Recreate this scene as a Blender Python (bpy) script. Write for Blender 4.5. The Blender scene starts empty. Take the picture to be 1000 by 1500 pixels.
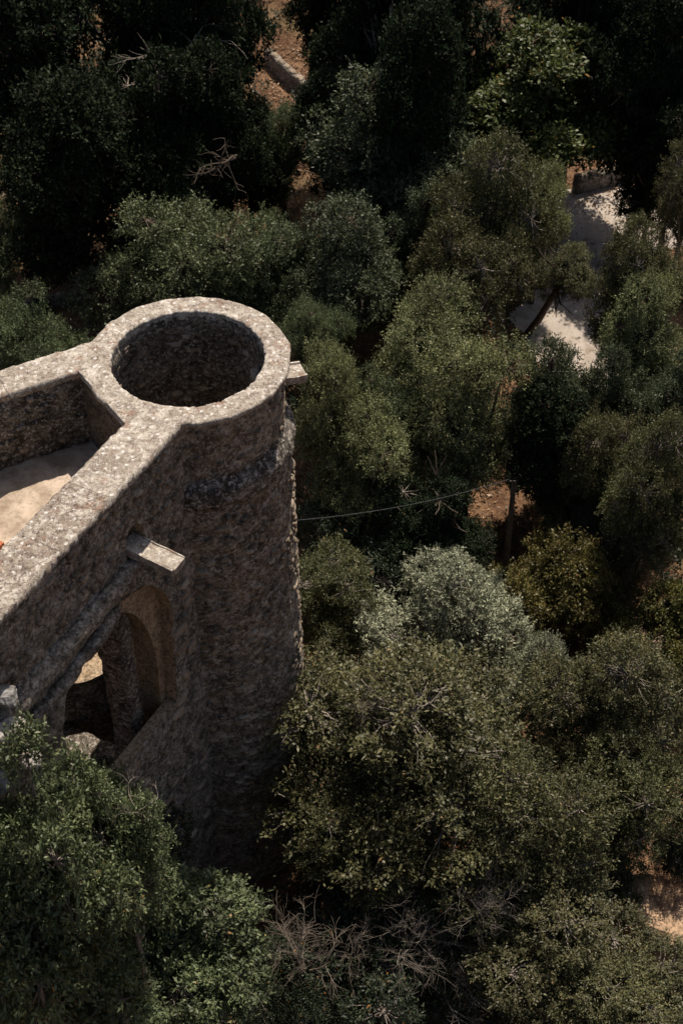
import bpy, bmesh, math
import numpy as np
from mathutils import Vector, Matrix
R = math.radians
scn = bpy.context.scene
col = scn.collection
rng = np.random.default_rng(7)

# ------------------------------------------------------------ camera, world, sun
CAM_H = 33.5; PITCH = 44.5; LENS = 50.0
cam = bpy.data.cameras.new('camera'); camo = bpy.data.objects.new('camera', cam); col.objects.link(camo)
camo.location = (0, 0, CAM_H); camo.rotation_euler = (R(90 - PITCH), 0, 0)
cam.sensor_fit = 'VERTICAL'; cam.sensor_height = 36; cam.lens = LENS
cam.clip_start = 0.1; cam.clip_end = 3000
cam.dof.use_dof = True; cam.dof.focus_distance = 28.5; cam.dof.aperture_fstop = 1.6
scn.camera = camo
SUN_AZ = 72.0      # degrees from +x towards +y
SUN_EL = 61.0
w = bpy.data.worlds.new('World'); scn.world = w; w.use_nodes = True
wn = w.node_tree.nodes; wl = w.node_tree.links
sky = wn.new('ShaderNodeTexSky'); sky.sky_type = 'NISHITA'; sky.sun_disc = False
sky.sun_elevation = R(SUN_EL); sky.sun_rotation = R(90 - SUN_AZ)
wn['Background'].inputs['Strength'].default_value = 0.06
sky.dust_density = 3.0; sky.ozone_density = 0.3; sky.air_density = 0.9
wl.new(sky.outputs['Color'], wn['Background'].inputs['Color'])
sl = bpy.data.lights.new('sun', 'SUN'); sl.energy = 4.6; sl.angle = R(0.55); sl.color = (1.0, 0.90, 0.78)
so = bpy.data.objects.new('sun', sl); col.objects.link(so)
sd = Vector((math.cos(R(SUN_EL)) * math.cos(R(SUN_AZ)), math.cos(R(SUN_EL)) * math.sin(R(SUN_AZ)), math.sin(R(SUN_EL))))
so.rotation_euler = sd.to_track_quat('Z', 'Y').to_euler()
so.location = (10, 60, 90)
scn.view_settings.view_transform = 'Standard'; scn.view_settings.look = 'None'
scn.view_settings.exposure = 0.3; scn.view_settings.gamma = 1.0

# ------------------------------------------------------------ helpers
F_PX = 1500 * LENS / 36
_f = np.array([0, math.cos(R(PITCH)), -math.sin(R(PITCH))]); _u = np.array([0, math.sin(R(PITCH)), math.cos(R(PITCH))])
def at(x, y, z):
    d = _f + np.array([1, 0, 0]) * (x - 500) / F_PX + _u * (750 - y) / F_PX
    return np.array([0, 0, CAM_H]) + d * (z - CAM_H) / d[2]

def tag(o, label=None, cat=None, group=None, kind=None):
    if label: o['label'] = label
    if cat: o['category'] = cat
    if group: o['group'] = group
    if kind: o['kind'] = kind
    return o
def link(name, mesh, mat=None, parent=None, loc=None):
    o = bpy.data.objects.new(name, mesh); col.objects.link(o)
    if mat and not mesh.materials: mesh.materials.append(mat)
    if parent: o.parent = parent
    if loc is not None: o.location = loc
    return o
def empty(name, loc, rz=0):
    o = bpy.data.objects.new(name, None); col.objects.link(o); o.location = loc; o.rotation_euler = (0, 0, rz)
    o.empty_display_size = 0.3
    return o
def mesh_np(name, verts, faces, smooth=False, mat=None):
    """faces: (n,3) or (n,4) int array, or a list of such arrays"""
    verts = np.asarray(verts, np.float32).reshape(-1, 3)
    fl = faces if isinstance(faces, list) else [faces]
    me = bpy.data.meshes.new(name)
    me.vertices.add(len(verts)); me.vertices.foreach_set('co', verts.ravel())
    nl = sum(f.size for f in fl); npoly = sum(len(f) for f in fl)
    me.loops.add(nl); me.polygons.add(npoly)
    me.loops.foreach_set('vertex_index', np.concatenate([np.asarray(f, np.int32).ravel() for f in fl]))
    tot = np.concatenate([np.full(len(f), f.shape[1], np.int32) for f in fl])
    st = np.concatenate([[0], np.cumsum(tot)[:-1]]).astype(np.int32)
    me.polygons.foreach_set('loop_start', st)
    me.update(calc_edges=True)
    if smooth: me.polygons.foreach_set('use_smooth', np.ones(npoly, bool))
    if mat: me.materials.append(mat)
    return me

# value noise
_tab = np.random.default_rng(3).random(4096).astype(np.float32)
def vnoise(p):
    p = np.asarray(p, np.float64); i = np.floor(p).astype(np.int64); f = p - i; f = f * f * (3 - 2 * f)
    def h(a, b, c): return _tab[(a * 73856093 ^ b * 19349663 ^ c * 83492791) & 4095]
    x, y, z = i[..., 0], i[..., 1], i[..., 2]; fx, fy, fz = f[..., 0], f[..., 1], f[..., 2]
    r = 0
    for a in (0, 1):
        for b in (0, 1):
            for c in (0, 1):
                r = r + h(x + a, y + b, z + c) * (fx if a else 1 - fx) * (fy if b else 1 - fy) * (fz if c else 1 - fz)
    return r * 2 - 1
def fbm(p, o=4, lac=2.1):
    p = np.asarray(p, float); r = 0; a = 1
    for k in range(o): r = r + a * vnoise(p + 17.3 * k); p = p * lac; a *= .5
    return r
def disp(p, amp=.03, sc=3.0):
    """one vector displacement field for the whole masonry, so neighbours stay closed"""
    p = np.asarray(p, float)
    return p + amp * np.stack([fbm(p * sc + k * 31.7, 4) for k in range(3)], -1)
def grid_faces(nu, nv, base=0, closeu=False):
    a = np.arange(nu if closeu else nu - 1)[:, None]; b = np.arange(nv - 1)[None, :]
    a2 = (a + 1) % nu
    q = np.stack([a * nv + b, a2 * nv + b, a2 * nv + b + 1, a * nv + b + 1], -1).reshape(-1, 4)
    return q + base
def rect_solid(name, plan, z0, z1, res, amp=.03, sc=3.0, mat=None):
    """closed dense box over a plan quad a,b,c,d (ccw); a and d ends may be at any place"""
    a, b, c, d = [np.array(q, float) for q in plan]
    lu = max(np.linalg.norm(b - a), np.linalg.norm(c - d)); lv = max(np.linalg.norm(d - a), np.linalg.norm(c - b))
    nu = max(2, int(lu / res) + 1); nv = max(2, int(lv / res) + 1); nz = max(2, int((z1 - z0) / res) + 1)
    bm = bmesh.new(); V = {}
    U = np.linspace(0, 1, nu); W = np.linspace(0, 1, nv); Z = np.linspace(z0, z1, nz)
    def P(i, j, k):
        key = (i, j, k)
        if key not in V:
            u, v = U[i], W[j]
            xy = (a * (1 - u) + b * u) * (1 - v) + (d * (1 - u) + c * u) * v
            V[key] = (xy[0], xy[1], Z[k])
        return key
    quads = []
    for i in range(nu - 1):
        for j in range(nv - 1):
            quads.append([P(i, j, 0), P(i, j + 1, 0), P(i + 1, j + 1, 0), P(i + 1, j, 0)])
            quads.append([P(i, j, nz - 1), P(i + 1, j, nz - 1), P(i + 1, j + 1, nz - 1), P(i, j + 1, nz - 1)])
    for k in range(nz - 1):
        for i in range(nu - 1):
            quads.append([P(i, 0, k), P(i + 1, 0, k), P(i + 1, 0, k + 1), P(i, 0, k + 1)])
            quads.append([P(i, nv - 1, k), P(i, nv - 1, k + 1), P(i + 1, nv - 1, k + 1), P(i + 1, nv - 1, k)])
        for j in range(nv - 1):
            quads.append([P(0, j, k), P(0, j, k + 1), P(0, j + 1, k + 1), P(0, j + 1, k)])
            quads.append([P(nu - 1, j, k), P(nu - 1, j + 1, k), P(nu - 1, j + 1, k + 1), P(nu - 1, j, k + 1)])
    keys = list(V); idx = {k: n for n, k in enumerate(keys)}
    vs = disp(np.array([V[k] for k in keys]), amp, sc)
    bm.free()
    return mesh_np(name, vs, np.array([[idx[q] for q in f] for f in quads]), False, mat)
def cut(obj, cutters):
    for c in cutters:
        m = obj.modifiers.new('b', 'BOOLEAN'); m.object = c; m.operation = 'DIFFERENCE'; m.solver = 'EXACT'; m.material_mode = 'TRANSFER'
    dg = bpy.context.evaluated_depsgraph_get(); dg.update()
    me = bpy.data.meshes.new_from_object(obj.evaluated_get(dg))
    obj.modifiers.clear(); old = obj.data; obj.data = me; bpy.data.meshes.remove(old)
    for c in cutters:
        bpy.data.objects.remove(c)
def tube(path, radii, n=6):
    path = np.array(path, float); radii = np.broadcast_to(radii, (len(path),))
    t = np.gradient(path, axis=0); t /= np.linalg.norm(t, axis=1)[:, None] + 1e-9
    ref = np.where(np.abs(t[:, 2:3]) > .9, np.array([[1., 0, 0]]), np.array([[0, 0, 1.]]))
    a = np.cross(t, ref); a /= np.linalg.norm(a, axis=1)[:, None] + 1e-9; b = np.cross(t, a)
    th = np.arange(n) * 2 * math.pi / n
    v = path[:, None] + radii[:, None, None] * (np.cos(th)[None, :, None] * a[:, None] + np.sin(th)[None, :, None] * b[:, None])
    L = len(path); i = np.arange(L - 1)[:, None]; j = np.arange(n)[None]; j2 = (j + 1) % n
    f = np.stack([i * n + j, i * n + j2, (i + 1) * n + j2, (i + 1) * n + j], -1).reshape(-1, 4)
    return v.reshape(-1, 3), f
class Bag:
    def __init__(s): s.v = []; s.f = []; s.n = 0
    def add(s, v, f): s.v.append(v); s.f.append(f + s.n); s.n += len(v)
    def mesh(s, name, smooth=True, mat=None): return mesh_np(name, np.concatenate(s.v), np.concatenate(s.f), smooth, mat)

# ------------------------------------------------------------ materials
class NT:
    def __init__(s, name):
        s.m = bpy.data.materials.new(name); s.m.use_nodes = True; s.t = s.m.node_tree
        s.n = s.t.nodes; s.l = s.t.links; s.b = s.n['Principled BSDF']
        s.pos = s.n.new('ShaderNodeNewGeometry').outputs['Position']
    def noise(s, sc, det=5, rough=.6, vec=None, dist=0):
        n = s.n.new('ShaderNodeTexNoise'); n.inputs['Scale'].default_value = sc; n.inputs['Detail'].default_value = det
        n.inputs['Roughness'].default_value = rough; n.inputs['Distortion'].default_value = dist
        s.l.new(vec or s.pos, n.inputs['Vector']); return n.outputs['Fac']
    def voro(s, sc, vec=None, feat='F1', out='Distance', rnd=1):
        n = s.n.new('ShaderNodeTexVoronoi'); n.feature = feat; n.inputs['Scale'].default_value = sc; n.inputs['Randomness'].default_value = rnd
        s.l.new(vec or s.pos, n.inputs['Vector']); return n.outputs[out]
    def ramp(s, fac, stops):
        n = s.n.new('ShaderNodeValToRGB'); e = n.color_ramp.elements
        while len(e) < len(stops): e.new(.5)
        for q, (p, c) in zip(e, stops):
            q.position = p; q.color = (c, c, c, 1) if not isinstance(c, tuple) else (*c, 1)
        s.l.new(fac, n.inputs['Fac']); return n.outputs['Color']
    def mix(s, fac, a, b, mode='MIX'):
        n = s.n.new('ShaderNodeMix'); n.data_type = 'RGBA'; n.blend_type = mode
        for i, q in ((0, fac), (6, a), (7, b)):
            if isinstance(q, (int, float)): n.inputs[i].default_value = q
            elif isinstance(q, tuple): n.inputs[i].default_value = (*q, 1)
            else: s.l.new(q, n.inputs[i])
        return n.outputs[2]
    def math(s, op, a, b=0):
        n = s.n.new('ShaderNodeMath'); n.operation = op
        for i, q in ((0, a), (1, b)):
            if isinstance(q, (int, float)): n.inputs[i].default_value = q
            else: s.l.new(q, n.inputs[i])
        return n.outputs[0]
    def mapping(s, scale, vec=None):
        n = s.n.new('ShaderNodeMapping'); n.inputs['Scale'].default_value = scale; s.l.new(vec or s.pos, n.inputs['Vector']); return n.outputs[0]
    def bump(s, h, dist=.02, strength=1.0, prev=None):
        n = s.n.new('ShaderNodeBump'); n.inputs['Distance'].default_value = dist; n.inputs['Strength'].default_value = strength
        s.l.new(h, n.inputs['Height'])
        if prev: s.l.new(prev, n.inputs['Normal'])
        return n.outputs[0]
    def done(s, color, rough=.9, normal=None, spec=.2):
        if isinstance(color, tuple): s.b.inputs['Base Color'].default_value = (*color, 1)
        else: s.l.new(color, s.b.inputs['Base Color'])
        s.b.inputs['Roughness'].default_value = rough; s.b.inputs['Specular IOR Level'].default_value = spec
        if normal: s.l.new(normal, s.b.inputs['Normal'])
        return s.m

def masonry(name, lo, mid, hi, dark=.5, lich=.5, island=True):
    t = NT(name)
    c = t.mix(t.ramp(t.noise(1.3, 6, .62), [(.35, 0.), (.62, 1.)]), lo, mid)
    c = t.mix(t.ramp(t.noise(4.2, 6, .7, t.mapping((1, 1, 1.35))), [(.45, 0.), (.68, 1.)]), c, hi)
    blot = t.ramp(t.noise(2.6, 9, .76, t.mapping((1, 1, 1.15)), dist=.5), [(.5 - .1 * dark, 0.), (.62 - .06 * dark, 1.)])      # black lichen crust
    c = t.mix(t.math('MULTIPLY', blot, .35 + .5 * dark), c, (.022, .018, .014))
    sp = t.ramp(t.noise(15, 6, .78), [(.42, 1.), (.5, 0.)])
    c = t.mix(t.math('MULTIPLY', sp, .75), c, (.035, .03, .025))
    cr = t.ramp(t.noise(8.5, 9, .8), [(.47, 0.), (.53, 1.)]); cr2 = t.ramp(t.noise(3.7, 5, .65), [(.42, .15), (.6, .9)])
    c = t.mix(t.math('MULTIPLY', t.math('MULTIPLY', cr, cr2), .45 + .35 * dark), c, (.035, .029, .024))
    hl = t.ramp(t.noise(11, 8, .8, t.mapping((1.03, .97, 1.2))), [(.54, 0.), (.575, 1.)])
    c = t.mix(t.math('MULTIPLY', hl, .8 * lich), c, (.56, .52, .46))
    m1 = t.ramp(t.noise(3.1, 4, .6), [(.52, 0.), (.66, 1.)])
    wl_ = t.ramp(t.voro(13), [(.2, 1.), (.26, 0.)])
    c = t.mix(t.math('MULTIPLY', t.math('MULTIPLY', wl_, m1), lich), c, (.5, .48, .45))
    if island:
        g = t.n.new('ShaderNodeObjectInfo').outputs['Random']
        c = t.mix(.55, c, t.ramp(g, [(0., (.05, .036, .026)), (.45, (.23, .17, .115)), (.8, (.42, .33, .235)), (1., (.58, .5, .4))]))
    h = t.math('ADD', t.noise(9, 8, .75), t.math('MULTIPLY', t.voro(9, t.mapping((1, 1, 1.3)), 'SMOOTH_F1'), .7))
    n = t.bump(h, .035, 1.0); n = t.bump(t.noise(45, 4, .7), .008, 1.0, n)
    return t.done(c, .95, n, .1)
M_RUB = masonry('rubble_masonry', (.16, .115, .078), (.38, .30, .215), (.58, .52, .43), .6, .9, False)
M_STONE = masonry('weathered_stone', (.19, .14, .09), (.40, .32, .23), (.60, .53, .44), .4, .8, True)
M_IN = masonry('shade_darkened_masonry', (.08, .062, .048), (.22, .175, .135), (.44, .37, .3), .7, .95, False)  # darker masonry colour paints in the shade of inner faces
M_WALL = masonry('grey_weathered_masonry', (.15, .12, .09), (.36, .31, .25), (.56, .51, .44), .65, .8, False)
M_COURSE = masonry('string_course_stone', (.09, .07, .055), (.24, .195, .155), (.5, .46, .41), .9, 1., False)
M_TAN = masonry('tan_sandstone', (.34, .235, .14), (.5, .37, .24), (.56, .44, .31), -.1, .1, False)  # tan stone, colour brightened to carry bounced light on the reveals

def coping_mat(name, dirt):
    t = NT(name)
    base = t.mix(t.ramp(t.noise(2.0, 6, .65), [(.35, 0.), (.65, 1.)]), (.38, .34, .28), (.64, .585, .505))
    g = t.ramp(t.noise(5.5, 9, .8, dist=.4), [(.47 - .04 * dirt, 0.), (.54 - .04 * dirt, 1.)])
    c = t.mix(t.math('MULTIPLY', g, .5 + .25 * dirt), base, (.2, .15, .115))
    pt = t.ramp(t.voro(3.2, None, 'SMOOTH_F1'), [(.18, 1.), (.42, 0.)]); pm = t.ramp(t.noise(14, 6, .75), [(.42, 0.), (.56, 1.)])
    c = t.mix(t.math('MULTIPLY', t.math('MULTIPLY', pt, pm), .35 + .3 * dirt), c, (.15, .105, .085))
    rs = t.ramp(t.noise(3.3, 5, .6), [(.58, 0.), (.68, 1.)])
    c = t.mix(t.math('MULTIPLY', rs, .6), c, (.27, .145, .09))
    wv = t.ramp(t.voro(8), [(.1, 1.), (.28, 1.), (.34, 0.)])
    wm = t.ramp(t.noise(9, 7, .8), [(.48, 0.), (.52, 1.)])
    c = t.mix(t.math('MULTIPLY', t.math('MULTIPLY', wv, wm), .85), c, (.74, .71, .67))
    bl = t.ramp(t.noise(17, 8, .82), [(.43, 1.), (.48, 0.)])
    c = t.mix(t.math('MULTIPLY', bl, .6 + .35 * dirt), c, (.085, .06, .05))
    sp = t.ramp(t.voro(24), [(.16, 1.), (.26, 0.)])
    c = t.mix(t.math('MULTIPLY', sp, t.math('MULTIPLY', t.ramp(t.noise(6, 4), [(.45, 0.), (.6, 1.)]), .9)), c, (.75, .72, .68))
    ck = t.ramp(t.voro(1.15, t.mix(.12, t.pos, t.n.new('ShaderNodeTexNoise').outputs['Color']), 'DISTANCE_TO_EDGE'), [(.004, .7), (.012, 0.)])
    c = t.mix(t.math('MULTIPLY', ck, t.ramp(t.noise(1.7, 3), [(.5, 0.), (.6, .9)])), c, (.07, .052, .043))
    h = t.math('ADD', t.noise(12, 8, .75), t.math('MULTIPLY', t.noise(60, 4, .7), .4))
    return t.done(c, .93, t.bump(h, .03, .9), .15)
M_COP = coping_mat('lichened_coping_stone', .35)
M_COPW = coping_mat('greyer_lichened_coping_stone', .9)
def floor_mat():
    t = NT('terrace_mortar')
    c = t.mix(t.ramp(t.noise(1.6, 6, .6), [(.38, 0.), (.6, 1.)]), (.33, .255, .185), (.58, .47, .37))
    c = t.mix(t.ramp(t.noise(11, 6, .7), [(.5, 0.), (.7, .6)]), c, (.22, .17, .13))
    c = t.mix(t.ramp(t.noise(40, 3, .7), [(.34, .6), (.42, 0.)]), c, (.1, .08, .06))
    return t.done(c, .95, t.bump(t.noise(25, 7, .7), .02, .7), .1)
M_FLOOR = floor_mat()
def plain(name, c, rough=.8, sc=20, amt=.4, bump=.01):
    t = NT(name)
    k = t.mix(t.ramp(t.noise(sc, 5, .65), [(.35, 0.), (.68, 1.)]), tuple(q * (1 - amt) for q in c), tuple(min(1, q * (1 + amt)) for q in c))
    return t.done(k, rough, t.bump(t.noise(sc * 2, 5), bump, .8), .2)
M_BARK = plain('bark', (.085, .065, .05), .95, 14, .5, .02)
M_BARKL = plain('pale_bark', (.25, .215, .18), .95, 12, .45, .02)
M_DRY = plain('dry_twig', (.32, .235, .165), .9, 6, .5)
M_TWIG = plain('brown_twig', (.2, .165, .13), .9, 3, .6)
M_POLE = plain('tarred_wood', (.06, .045, .035), .9, 8, .5)
M_WIRE = plain('cable', (.07, .07, .07), .5, 5, .2)
M_IRON = plain('painted_iron', (.025, .025, .027), .5, 30, .3)
M_GLASS = plain('opal_glass', (.62, .62, .6), .3, 8, .08, .001)
M_TERRA = plain('terracotta', (.42, .15, .07), .9, 18, .35)
M_ROCK = plain('pale_limestone', (.46, .42, .38), .95, 7, .55, .05)
M_OUT = plain('straw_soil', (.42, .32, .22), .95, 7, .4, .04)
M_WROCK = plain('grey_limestone', (.26, .25, .24), .95, 5, .6, .05)

def ground_mat():
    t = NT('forest_floor')
    c = t.mix(t.ramp(t.noise(.5, 6, .6), [(.4, 0.), (.62, 1.)]), (.13, .07, .038), (.30, .175, .10))
    c = t.mix(t.ramp(t.noise(3.5, 7, .7), [(.42, 0.), (.62, .75)]), c, (.07, .042, .026))
    c = t.mix(t.ramp(t.noise(.23, 4, .5), [(.55, 0.), (.7, .6)]), c, (.2, .17, .085))
    c = t.mix(t.ramp(t.voro(9), [(.1, .7), (.3, 0.)]), c, (.36, .24, .15))
    return t.done(c, .97, t.bump(t.noise(6, 8, .75), .12, 1.0), .1)
M_GROUND = ground_mat()
def road_mat():
    t = NT('pale_gravel_road')
    c = t.mix(t.ramp(t.noise(.8, 6, .6), [(.35, 0.), (.65, 1.)]), (.36, .31, .265), (.5, .44, .385))
    c = t.mix(t.ramp(t.noise(14, 6, .7), [(.5, 0.), (.75, .5)]), c, (.2, .165, .13))
    c = t.mix(t.ramp(t.noise(1.9, 7, .7, dist=.7), [(.5, 0.), (.68, .8)]), c, (.2, .15, .1))
    c = t.mix(t.ramp(t.voro(7), [(.08, .8), (.2, 0.)]), c, (.14, .1, .06))
    return t.done(c, .95, t.bump(t.noise(30, 5, .7), .02, .7), .15)
M_ROAD = road_mat()

def leaf_mat(name, c1, c2, c3=None, p3=.02, trans=.25, rough=.5, spec=.35):
    m = bpy.data.materials.new(name); m.use_nodes = True; n = m.node_tree.nodes; l = m.node_tree.links
    b = n['Principled BSDF']; g = n.new('ShaderNodeNewGeometry'); oi = n.new('ShaderNodeObjectInfo')
    r = n.new('ShaderNodeValToRGB'); e = r.color_ramp.elements
    stops = [(0., tuple(q * .62 for q in c1)), (.4, c1), (.95 - p3, c2)]
    if c3: stops += [(1 - p3 - .0008, c2), (1 - p3, c3)]
    while len(e) < len(stops): e.new(.5)
    for q, (p, c) in zip(e, stops): q.position = p; q.color = (*c, 1)
    l.new(g.outputs['Random Per Island'], r.inputs['Fac'])
    # slow drift of tone through the crown, the way sprays differ in age
    no = n.new('ShaderNodeTexNoise'); no.inputs['Scale'].default_value = .9; no.inputs['Detail'].default_value = 3
    l.new(g.outputs['Position'], no.inputs['Vector'])
    hs = n.new('ShaderNodeHueSaturation'); l.new(r.outputs['Color'], hs.inputs['Color'])
    mr = n.new('ShaderNodeMapRange'); mr.inputs[1].default_value = .3; mr.inputs[2].default_value = .7; mr.inputs[3].default_value = .6; mr.inputs[4].default_value = 1.4
    l.new(no.outputs['Fac'], mr.inputs[0]); l.new(mr.outputs[0], hs.inputs['Value'])
    mh = n.new('ShaderNodeMapRange'); mh.inputs[3].default_value = .485; mh.inputs[4].default_value = .512
    l.new(oi.outputs['Random'], mh.inputs[0]); l.new(mh.outputs[0], hs.inputs['Hue'])
    l.new(hs.outputs['Color'], b.inputs['Base Color'])
    b.inputs['Roughness'].default_value = rough; b.inputs['Specular IOR Level'].default_value = spec
    tr = n.new('ShaderNodeBsdfTranslucent'); l.new(hs.outputs['Color'], tr.inputs['Color'])
    mx = n.new('ShaderNodeMixShader'); mx.inputs[0].default_value = trans
    l.new(b.outputs[0], mx.inputs[1]); l.new(tr.outputs[0], mx.inputs[2]); l.new(mx.outputs[0], n['Material Output'].inputs['Surface'])
    return m
YL = (.55, .22, .03)
L_HOLM = leaf_mat('leaf_holm_oak', (0.0754, 0.0800, 0.0321), (0.1522, 0.1456, 0.0623), (.28, .19, .08), .006)
L_SILV = leaf_mat('leaf_silvery', (0.2108, 0.2264, 0.1454), (0.3915, 0.4075, 0.2781), None, .02)
L_BLUE = leaf_mat('leaf_blue_green', (0.0599, 0.0789, 0.0413), (0.1200, 0.1420, 0.0721), None)
L_MAPLE = leaf_mat('leaf_olive_lime', (0.0598, 0.0825, 0.0194), (0.1296, 0.1592, 0.0486), (.25, .15, .03), .02)
L_DARK = leaf_mat('leaf_shade_darkened_green', (0.0139, 0.0232, 0.0107), (0.0309, 0.0466, 0.0199), None, spec=.15, rough=.65)  # leaf green darkened to paint in vignette and shade of the upper wood
L_FEATH = leaf_mat('leaf_locust', (0.1334, 0.1525, 0.0644), (0.2666, 0.2755, 0.1208), (.22, .16, .06), .004)
L_LIME = leaf_mat('leaf_soft_green', (0.0864, 0.1100, 0.0507), (0.1726, 0.2038, 0.0948), None)
L_BIG = leaf_mat('leaf_broad_green', (0.0823, 0.1108, 0.0502), (0.1922, 0.2198, 0.1039), YL, .003)
L_YEL = leaf_mat('leaf_yellow_green', (0.0936, 0.0894, 0.0243), (0.1747, 0.1595, 0.0470), (.22, .13, .04), .03)
L_PINK = leaf_mat('leaf_dry_pink', (.2, .125, .09), (.36, .25, .19), None)
L_DRYG = leaf_mat('dry_grass_blade', (.26, .155, .08), (.46, .31, .18), None, trans=.1)
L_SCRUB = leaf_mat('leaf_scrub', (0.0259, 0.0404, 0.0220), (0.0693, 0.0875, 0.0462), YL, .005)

# ------------------------------------------------------------ ground
def ground_h(x, y):
    p = np.stack([x * .06, y * .06, x * 0], -1)
    h = .45 * fbm(p, 3)
    h = h * np.clip((np.hypot(x, y - 30) / 12), 0.3, 1)
    h = h + np.clip((y - 75) * .08, 0, 30)                                  # the slope climbs away behind the wood
    bank = 1.3 * np.exp(-((x - 15.5) / 9) ** 2) / (1 + np.exp(-(y - 62.5 - .1 * x) * 2.2))
    bank2 = .9 * np.exp(-((x + .5) / 3.2) ** 2) / (1 + np.exp(-(y - 66) * 2.5)) * (y < 74)
    return h + bank + bank2
nu, nv = 150, 190
gx = np.sign(np.linspace(-1, 1, nu)) * (np.abs(np.linspace(-1, 1, nu)) ** 2.2) * 500
gy = -60 + np.linspace(0, 1, nv) ** 2.6 * 700 
gy = np.concatenate([np.linspace(-300, 5, 20), np.linspace(6, 90, 130), 90 + np.linspace(.02, 1, 40) ** 2 * 700]); nv = len(gy)
GX, GY = np.meshgrid(gx, gy, indexing='ij')
me = mesh_np('ground', np.stack([GX, GY, ground_h(GX, GY)], -1), grid_faces(nu, nv), True, M_GROUND)
tag(link('ground', me), kind='structure')
# pale gravel road / turning place: a sheet draped 5 cm above the soil inside a hand-drawn outline
road_px = [(520, 318), (600, 292), (700, 262), (830, 268), (960, 262), (1060, 262), (1060, 330), (960, 372), (905, 420), (940, 500), (990, 560), (980, 640), (880, 610), (820, 540), (760, 520), (740, 470), (790, 420), (815, 375), (760, 350), (640, 350), (560, 350)]
poly = np.array([at(x, y, 0)[:2] for x, y in road_px])
def inside(px_, py_, poly):
    r = np.zeros(px_.shape, bool); j = len(poly) - 1
    for i in range(len(poly)):
        xi, yi = poly[i]; xj, yj = poly[j]
        c = ((yi > py_) != (yj > py_)) & (px_ < (xj - xi) * (py_ - yi) / (yj - yi + 1e-12) + xi)
        r ^= c; j = i
    return r
rx = np.arange(-4, 32, .13); ry = np.arange(34, 66, .13)
RX, RY = np.meshgrid(rx, ry, indexing='ij')
wob = .45 * fbm(np.stack([RX * .6, RY * .6, RX * 0 + 5], -1), 3)
ins = inside(RX + wob, RY + wob, poly)
fs = grid_faces(len(rx), len(ry)); fl = ins.ravel(); fs = fs[fl[fs].all(1)]
rv = np.stack([RX, RY, ground_h(RX, RY) + .05], -1).reshape(-1, 3)
used = np.unique(fs); remap = np.zeros(len(rv), int); remap[used] = np.arange(len(used))
tag(link('road', mesh_np('road', rv[used], remap[fs], True, M_ROAD)), kind='structure')

# ------------------------------------------------------------ the castle tower
CX, CY, ZT = -2.99, 21.92, 16.2
tower = empty('round_tower', (CX, CY, 0)); 
tag(tower, 'hollow round stone tower with open lichen-spotted rim, rising above the trees', 'tower')
Tinv = Vector((-CX, -CY, 0))
def child_world(name, me, parent, mat=None):
    o = link(name, me, mat, parent); o.location = -Vector(parent.location); return o
TH = np.linspace(0, 2 * math.pi, 361)[:-1]
def lathe(name, prof, amp, sc, mat, extra=None):
    prof = np.array(prof, float)
    P = np.stack([CX + prof[None, :, 0] * np.cos(TH)[:, None], CY + prof[None, :, 0] * np.sin(TH)[:, None], np.broadcast_to(prof[None, :, 1], (len(TH), len(prof)))], -1)
    if extra is not None: P = extra(P)
    P = disp(P, amp, sc)
    return mesh_np(name, P, grid_faces(len(TH), len(prof), closeu=True), False, mat)
def dense(pts, res):
    out = [pts[0]]
    for a, b in zip(pts[:-1], pts[1:]):
        n = max(1, int(math.hypot(b[0] - a[0], b[1] - a[1]) / res))
        for k in range(1, n + 1): out.append((a[0] + (b[0] - a[0]) * k / n, a[1] + (b[1] - a[1]) * k / n))
    return out
def rough_out(P):
    r = P[..., :2] - np.array([CX, CY]); rr = np.linalg.norm(r, axis=-1, keepdims=True) + 1e-9
    th = np.arctan2(r[..., 1], r[..., 0])
    q = P * np.array([3.5, 3.5, 5.])
    low = np.clip((14 - P[..., 2]) / 5, .35, 1)
    d = (.03 * fbm(q, 4)) * low
    P = P.copy(); P[..., :2] += r / rr * d[..., None]; return P
child_world('shaft', lathe('shaft', dense([(2.2, -.5), (2.10, 4), (2.02, 8), (1.94, 13.55), (1.93, 13.9)], .07), .04, 5, M_RUB, rough_out), tower)
child_world('string_course', lathe('string_course', dense([(1.80, 13.86), (1.97, 13.88), (2.01, 13.96), (2.05, 14.08), (2.05, 14.32), (2.01, 14.42), (1.90, 14.52), (1.80, 14.64)], .045), .03, 6, M_COURSE), tower)
child_world('upper_wall', lathe('upper_wall', dense([(1.83, 14.4), (1.81, 16.06), (1.78, 16.1)], .06), .03, 5, M_RUB, None), tower)
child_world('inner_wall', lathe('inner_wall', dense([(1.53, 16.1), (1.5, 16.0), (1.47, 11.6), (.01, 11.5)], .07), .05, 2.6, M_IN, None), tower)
def rim_fn(P):
    r = P[..., :2] - np.array([CX, CY]); th = np.arctan2(r[..., 1], r[..., 0])
    rr = np.linalg.norm(r, axis=-1)
    e = .03 * fbm(np.stack([np.cos(th) * 12, np.sin(th) * 5, rr * 0], -1), 4)
    e2 = .03 * np.clip(fbm(np.stack([np.cos(th) * 26, np.sin(th) * 26, rr * 0 + 9], -1), 3), -1, 0)    # chipped inner lip
    P = P.copy(); k = np.where(rr < 1.6, e2, e * .6)
    P[..., :2] += r / rr[..., None] * (-k[..., None]); return P
child_world('coping', lathe('coping', dense([(1.55, 15.98), (1.49, 16.0), (1.485, 16.17), (1.5, 16.2), (1.97, 16.2), (2.0, 16.18), (2.0, 16.1), (1.93, 16.03), (1.8, 15.95)], .045), .012, 7.0, M_COP, rim_fn), tower)

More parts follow.
